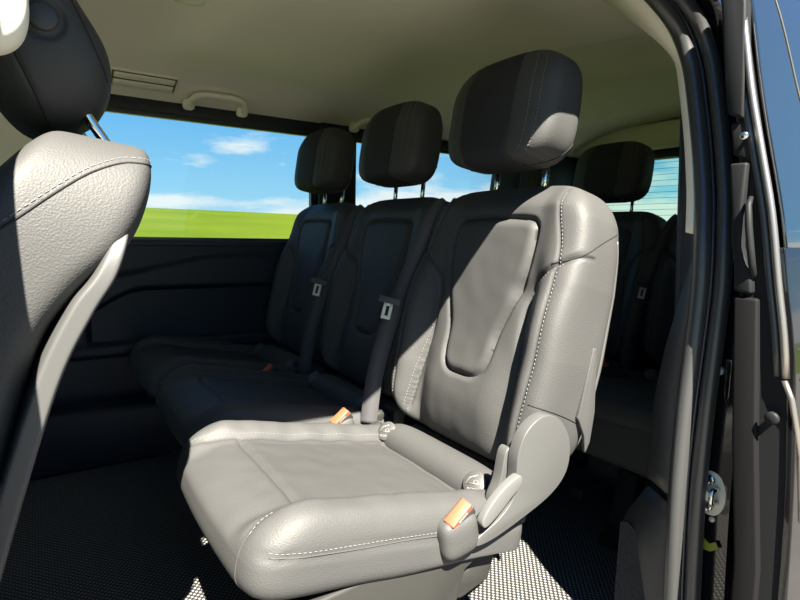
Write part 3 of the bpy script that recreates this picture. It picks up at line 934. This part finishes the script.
    def blk(mb, hx_, hy_, hz_, cx, cy, cz, off=(0, 0, 0)):
        v = [Vector((cx, cy, cz))+Mb@(Vector((a_*hx_, b_*hy_, c_*hz_))+Vector(off)) for a_ in (-1, 1) for b_ in (-1, 1) for c_ in (-1, 1)]
        mb.add(v, [(0, 1, 3, 2), (4, 6, 7, 5), (0, 4, 5, 1), (2, 3, 7, 6), (0, 2, 6, 4), (1, 5, 7, 3)]); return mb
    BC = (.578, -.238, .362)
    blk(bk, .023, .010, .013, *BC); b1 = bk.build('buckle_button', ORANGE, R, smooth=False, bevel=.002, offs=O)
    blk(MB(), .026, .013, .012, *BC, off=(-.001, .002, -.008)).build('buckle_body', TRIM, R, smooth=False, bevel=.003, offs=O)
    blk(MB(), .010, .0008, .0022, *BC, off=(0, -.0102, .006)).build('press_mark', WHITEP, b1, smooth=False, offs=O)
    rcv = MB(); rcv.prism([(.750, .27), (.765, .335), (.795, .345), (.805, .33), (.79, .26)], 'y', -.185, .185)
    rcv.build('rear_cover', TRIM, R, smooth=False, bevel=.008, offs=O)
    # fabric flap hanging behind the door side flank
    fp = MB(); fp.prism([(.842, .475), (.872, .60), (.882, .60), (.888, .48), (.880, .425), (.868, .405), (.862, .44)], 'y', -.246, -.238)
    fp.build('side_flap', LEATHER, R, smooth=False, bevel=.002, offs=O)
    return R
def side_hardware(R):
    """recliner housing, hinge cover and release lever on the door side"""
    O = (XO, 0, 0); sy = -1
    hs = spline([(.682, .450), (.700, .486), (.736, .505), (.775, .496), (.805, .460), (.812, .42), (.800, .385), (.765, .358), (.705, .336), (.640, .318), (.600, .315), (.600, .328), (.645, .348), (.675, .375), (.680, .41)], 5, closed=True)
    hb = MB(); hb.prism([(p[0]+.008, p[1]-.008) for p in hs], 'y', -.228, -.250)
    hb.build('recliner_housing', SHELL, R, smooth=False, bevel=.009, offs=O)
    arm = MB(); arm.prism([tuple(p) for p in spline([(.676, .39), (.686, .438), (.702, .440), (.708, .40), (.708, .35), (.69, .33), (.664, .33), (.662, .36)], 4, closed=True)], 'y', -.205, -.226)
    arm.build('hinge_cover', SHELL, R, smooth=False, bevel=.005, offs=O)
    lv = MB(); lv.prism([tuple(p) for p in spline([(.606, .352), (.620, .374), (.650, .398), (.684, .412), (.690, .396), (.668, .378), (.640, .356), (.615, .342)], 4, closed=True)], 'y', -.262, -.247)
    lv.build('release_lever', LEVER, R, smooth=False, bevel=.005, offs=O)
def make_row_foot(R):
    """front bracket leg used on the rear row"""
    e = MB()
    e.prism([(.215, .0), (.285, .0), (.33, .14), (.33, .19), (.29, .19), (.262, .04), (.215, .018)], 'y', -.075, -.02)
    o = e.build('bracket_leg', DTRIM, R, smooth=False, bevel=.004, offs=(XO, 0, 0))
    MB().tube([(.250, -.078, .02), (.300, -.078, .15)], .003, 8).build('leg_rod', CHROME, o, offs=(XO, 0, 0))
    V_, F_ = rbox(40, 40, 20, 8, 5)
    P_ = V_*np.array((.20, .225, .085))+np.array((.445, 0, .275))
    obj('cushion_skirt', P_, F_, LEATHER, R, offs=(XO, 0, 0))
    return o
def children_of(o): return [c for c in bpy.data.objects if c.parent == o]
def copy_tree(o, parent=None):
    c = o.copy(); COL.objects.link(c)
    if parent: c.parent = parent
    for ch in children_of(o): copy_tree(ch, c)
    return c
seat0 = make_seat()
ROWY = (.857, 1.347, 1.837)
spots = [
    (-.046, ROWY[0], 'sunlit black leather seat nearest the open door, orange buckle in view', 'second row seats'),
    (0, ROWY[1], 'shaded black leather middle seat directly beyond the sunlit seat', 'second row seats'),
    (0, ROWY[2], 'shaded black leather seat beside the large side window', 'second row seats'),
    (.98, ROWY[0], 'dark rear row seat just behind the sunlit seat, next to the door pillar', 'rear row seats'),
    (.98, ROWY[1], 'dark middle rear row seat whose big headrest stands before the rear window', 'rear row seats'),
    (.98, ROWY[2], 'rear row seat by the far wall, glimpsed below the nearest headrest', 'rear row seats')]
protos = []
for i, (dx, yy, lab, grp) in enumerate(spots):
    o = seat0 if i == 0 else copy_tree(seat0)
    protos.append((o, (XO+dx, yy, 0), lab, grp, i))
for o, loc, lab, grp, i in protos:
    o.location = loc; tag(o, lab, 'car seat', grp)
    if i == 0: side_hardware(o)
    if i >= 3: make_row_foot(o)

# ------------------------------------------------------------ seat belts
def strap(name, pts, width_dir, w, m, parent, off, th=.0014):
    P = spline(pts, 8); wd = Vector(width_dir).normalized()
    v = []; f = []; n = len(P)
    for i in range(n):
        p = Vector(P[i]); d = (Vector(P[min(i+1, n-1)])-Vector(P[max(i-1, 0)])).normalized()
        w_ = (wd-d*wd.dot(d)).normalized()*w/2; nn_ = d.cross(w_).normalized()*th
        v += [p-w_-nn_, p+w_-nn_, p+w_+nn_, p-w_+nn_]
    for i in range(n-1):
        for k in range(4): f.append((i*4+k, i*4+(k+1) % 4, i*4+4+(k+1) % 4, i*4+4+k))
    f += [(0, 1, 2, 3), (4*n-4, 4*n-3, 4*n-2, 4*n-1)]
    return obj(name, v, f, m, parent, smooth=True, offs=off)
def belt(dx, yc, lab, grp):
    y = yc+.245
    O = (.70+dx, y, .30)
    e = empty('seat_belt', O)
    pts = [(.905+dx, y-.040, .868), (.882+dx, y-.030, .868), (.850+dx, y-.018, .825), (.795+dx, y, .68), (.748+dx, y+.004, .57), (.715+dx, y+.008, .45), (.700+dx, y+.008, .335)]
    strap('webbing', pts, (.80, -.60, 0), .040, WEB, e, O)
    c = Vector((.742+dx, y-.004, .620)); d = Vector((.26, 0, .96)); wv = Vector((.80, -.60, 0)); wv = (wv-d*wv.dot(d)).normalized(); nn_ = d.cross(wv)
    def B(mb, a, b, t, o1, o2, o3=0):
        v = [c+wv*(o1+s1*a)+d*(o2+s2*b)+nn_*(o3+s3*t) for s1 in (-1, 1) for s2 in (-1, 1) for s3 in (-1, 1)]
        mb.add(v, [(0, 1, 3, 2), (4, 6, 7, 5), (0, 4, 5, 1), (2, 3, 7, 6), (0, 2, 6, 4), (1, 5, 7, 3)]); return mb
    s_ = 1 if nn_.x < 0 else -1
    B(MB(), .027, .008, .0045, 0, .018, s_*.006).build('tongue_grip', TRIM, e, smooth=False, bevel=.002, offs=O)
    tg = MB()
    B(tg, .0035, .016, .0012, -.0075, -.006, s_*.007); B(tg, .0035, .016, .0012, .0075, -.006, s_*.007)
    B(tg, .011, .004, .0012, 0, -.024, s_*.007); B(tg, .011, .004, .0012, 0, .008, s_*.007)
    tg.build('latch_tongue', STEEL, e, smooth=False, offs=O)
    tag(e, lab, 'seat belt', grp)
belt(-.046, ROWY[0], 'grey seat belt hanging between the sunlit seat and the middle seat', 'seat belts')
belt(0, ROWY[1], 'dark seat belt hanging between the middle seat and the window seat', 'seat belts')
belt(.98, ROWY[0], 'dark seat belt with a small bright tongue in the rear row behind the sunlit seat', 'seat belts')

# ============================================================ front seat (left foreground)
fs_ = empty('front_seat', (-.05, .88, 0))
FO = (-.05, .88, 0)
def yloft(profile, y0, y1, rnd, m, name, parent, n=14, shrink=None, p=2.2):
    """profile (x,z) lofted across y with rounded ends"""
    P = np.array(profile); c = P.mean(0)
    # inward normals for an even inset
    nx_ = np.roll(P, -1, 0)-np.roll(P, 1, 0); nx_ = nx_/np.linalg.norm(nx_, axis=1)[:, None]
    area = .5*np.sum(P[:, 0]*np.roll(P[:, 1], -1)-np.roll(P[:, 0], -1)*P[:, 1])
    inn = np.stack([-nx_[:, 1], nx_[:, 0]], 1)*(1 if area > 0 else -1)
    v = []; f = []; rings = []
    for side in (0, 1):
        for k in range(n+1):
            a = PI/2*k/n
            ins = rnd*(1-math.sin(a)); dy = rnd*(1-math.cos(a))
            rings.append((y0+dy if side == 0 else y1-dy, ins) if side == 0 else (y1-dy, ins))
    first = rings[:n+1]; sec_ = rings[n+1:][::-1]
    rings = first+sec_
    m_ = len(P)
    for y, ins in rings:
        for q in P+inn*ins: v.append((q[0], y, q[1]))
    for r in range(len(rings)-1):
        for i in range(m_): f.append((r*m_+i, r*m_+(i+1) % m_, (r+1)*m_+(i+1) % m_, (r+1)*m_+i))
    f.append(tuple(range(m_))[::-1]); f.append(tuple((len(rings)-1)*m_+i for i in range(m_)))
    return v, f
V, Fc = rbox(70, 110, 60, 10, 6)        # a = front/back, b = height, c = width
a, b, c = V[:, 0], V[:, 1], V[:, 2]
bk_ = [(-1, -.085, .35), (-.6, -.056, .45), (-.2, -.027, .57), (.1, .003, .675), (.35, .040, .728), (.6, .088, .775), (.8, .113, .828), (1, .127, .893)]
ft_ = [(-1, -.22, .37), (-.6, -.205, .48), (-.2, -.18, .60), (.1, -.14, .69), (.35, -.105, .755), (.6, -.07, .80), (.8, -.04, .845), (1, .012, .908)]
bb_ = [tuple(q) for q in spline(bk_, 8)]; ff_ = [tuple(q) for q in spline(ft_, 8)]
bx_, bz_ = [np.interp(b, [q[0] for q in bb_], [q[k] for q in bb_]) for k in (1, 2)]
fx_, fz_ = [np.interp(b, [q[0] for q in ff_], [q[k] for q in ff_]) for k in (1, 2)]
X = (bx_+fx_)/2+a*(bx_-fx_)/2; Z = (bz_+fz_)/2+a*(bz_-fz_)/2
BVs = np.stack([X, .88+c*.248, Z], 1); BFs = Fc
fb = obj('backrest', BVs, BFs, LEATHER, fs_, offs=FO)
V, Fc = rbox(24, 90, 50, 6, 9)
a, b, c = V[:, 0], V[:, 1], V[:, 2]
bk_ = [(-1, -.075, .33), (-.5, -.031, .49), (0, .014, .638), (.35, .047, .708), (.7, .073, .752), (1, .092, .808)]
ft_ = [(-1, -.105, .335), (-.5, -.060, .49), (0, -.012, .64), (.35, .022, .715), (.7, .046, .750), (1, .072, .805)]
bb_ = [tuple(q) for q in spline(bk_, 8)]; ff_ = [tuple(q) for q in spline(ft_, 8)]
bx_, bz_ = [np.interp(b, [q[0] for q in bb_], [q[k] for q in bb_]) for k in (1, 2)]
fx_, fz_ = [np.interp(b, [q[0] for q in ff_], [q[k] for q in ff_]) for k in (1, 2)]
X = (bx_+fx_)/2+a*(bx_-fx_)/2; Z = (bz_+fz_)/2+a*(bz_-fz_)/2
obj('rear_shell', np.stack([X, .88+c*.252, Z], 1), Fc, SHELL, fs_, offs=FO)
sm = spline([(.118, .868), (.101, .868), (.080, .866), (.050, .853), (.020, .832), (-.010, .808), (-.045, .780)], 14)
pr = project(BVs, BFs, [(p[0], .3, p[1]) for p in sm], (0, 1, 0), .0004)
pp = MB(); pp.tube(pr, .0011, 6); pp.build('seam', PIPING, fb, offs=FO)
stc = MB(); dashes(project(BVs, BFs, [(p[0], .3, p[1]+.006) for p in sm], (0, 1, 0)), stc, w=.0005); stc.build('stitching', THREAD, fb, offs=FO)
V, Fc = rbox(30, 30, 20, 5, 3)
P = V*np.array((.25, .245, .06))+np.array((-.36, .88, .38))
obj('seat_cushion', P, Fc, LEATHER, fs_, offs=FO)
MB().box(-.52, -.12, .68, 1.08, .02, .33).build('seat_base', TRIM, fs_, smooth=False, bevel=.02, offs=FO)
# headrest, tipped forward
V, Fc = rbox(50, 60, 36, 3.2, 3.4)
a, b, c = V[:, 0], V[:, 1], V[:, 2]
hx = a*.066*(1-.20*sstep(b, .0, 1)); hz = b*.124; hy = c*.135*(1-.12*sstep(b, .2, 1))
hx = np.where(a > 0, hx+.010*np.exp(-((b+.45)/.4)**2)*a, hx)
g = np.maximum(np.exp(-((hx+.028)/.0022)**2), np.exp(-((hx-.052+.012*sstep(b, 0, 1))/.0022)**2))*sstep(np.abs(c), .8, .97)
hy = hy - np.sign(hy)*.0022*g
dr = np.hypot(hx-.014, hz+.018)                                # adjuster dish on the flank
hy = hy - np.sign(hy)*(.006*np.exp(-((dr-.0185)/.004)**2))*sstep(np.abs(c), .8, .97)
th_ = math.radians(-24)
X = -.002 + hx*math.cos(th_) + hz*math.sin(th_); Z = 1.034 - hx*math.sin(th_) + hz*math.cos(th_)
Hf = np.stack([X, hy+.875, Z], 1)
fh = obj('headrest', Hf, Fc, LEATHER, fs_, offs=FO)
def hp(hx_, hz_, y): return (-.002+hx_*math.cos(th_)+hz_*math.sin(th_), y, 1.034-hx_*math.sin(th_)+hz_*math.cos(th_))
bt = MB(); q0 = hp(.014, -.018, .745); q1 = hp(.014, -.018, .738)
bt.tube([q0, q1, (q1[0], q1[1]-.001, q1[2])], [.0145, .0145, .0125], 28); bt.build('adjuster_button', TRIM, fh, offs=FO)
for s in (.0055, ): 
    pr = project(Hf, Fc, [hp(-.028, z_, .3) for z_ in np.linspace(-.118, .10, 60)], (0, 1, 0), .0003)
    MB().tube(pr, .0010, 6).build('seam', PIPING, fh, offs=FO)
    pr = project(Hf, Fc, [hp(.052-.012*float(sstep(np.array(z_/.128), 0, 1)), z_, .3) for z_ in np.linspace(-.09, .10, 60)], (0, 1, 0), .0003)
    MB().tube(pr, .0010, 6).build('seam', PIPING, fh, offs=FO)
for y in (.80, .945):
    MB().tube(spline([(.050, y, .955), (.064, y, .928), (.078, y, .906), (.086, y, .888), (.084, y, .860)], 5), .0062, 14).build('headrest_post', CHROME, fh, offs=FO)
tag(fs_, 'black leather front seat cut off by the left edge, seen from its door side', 'car seat')
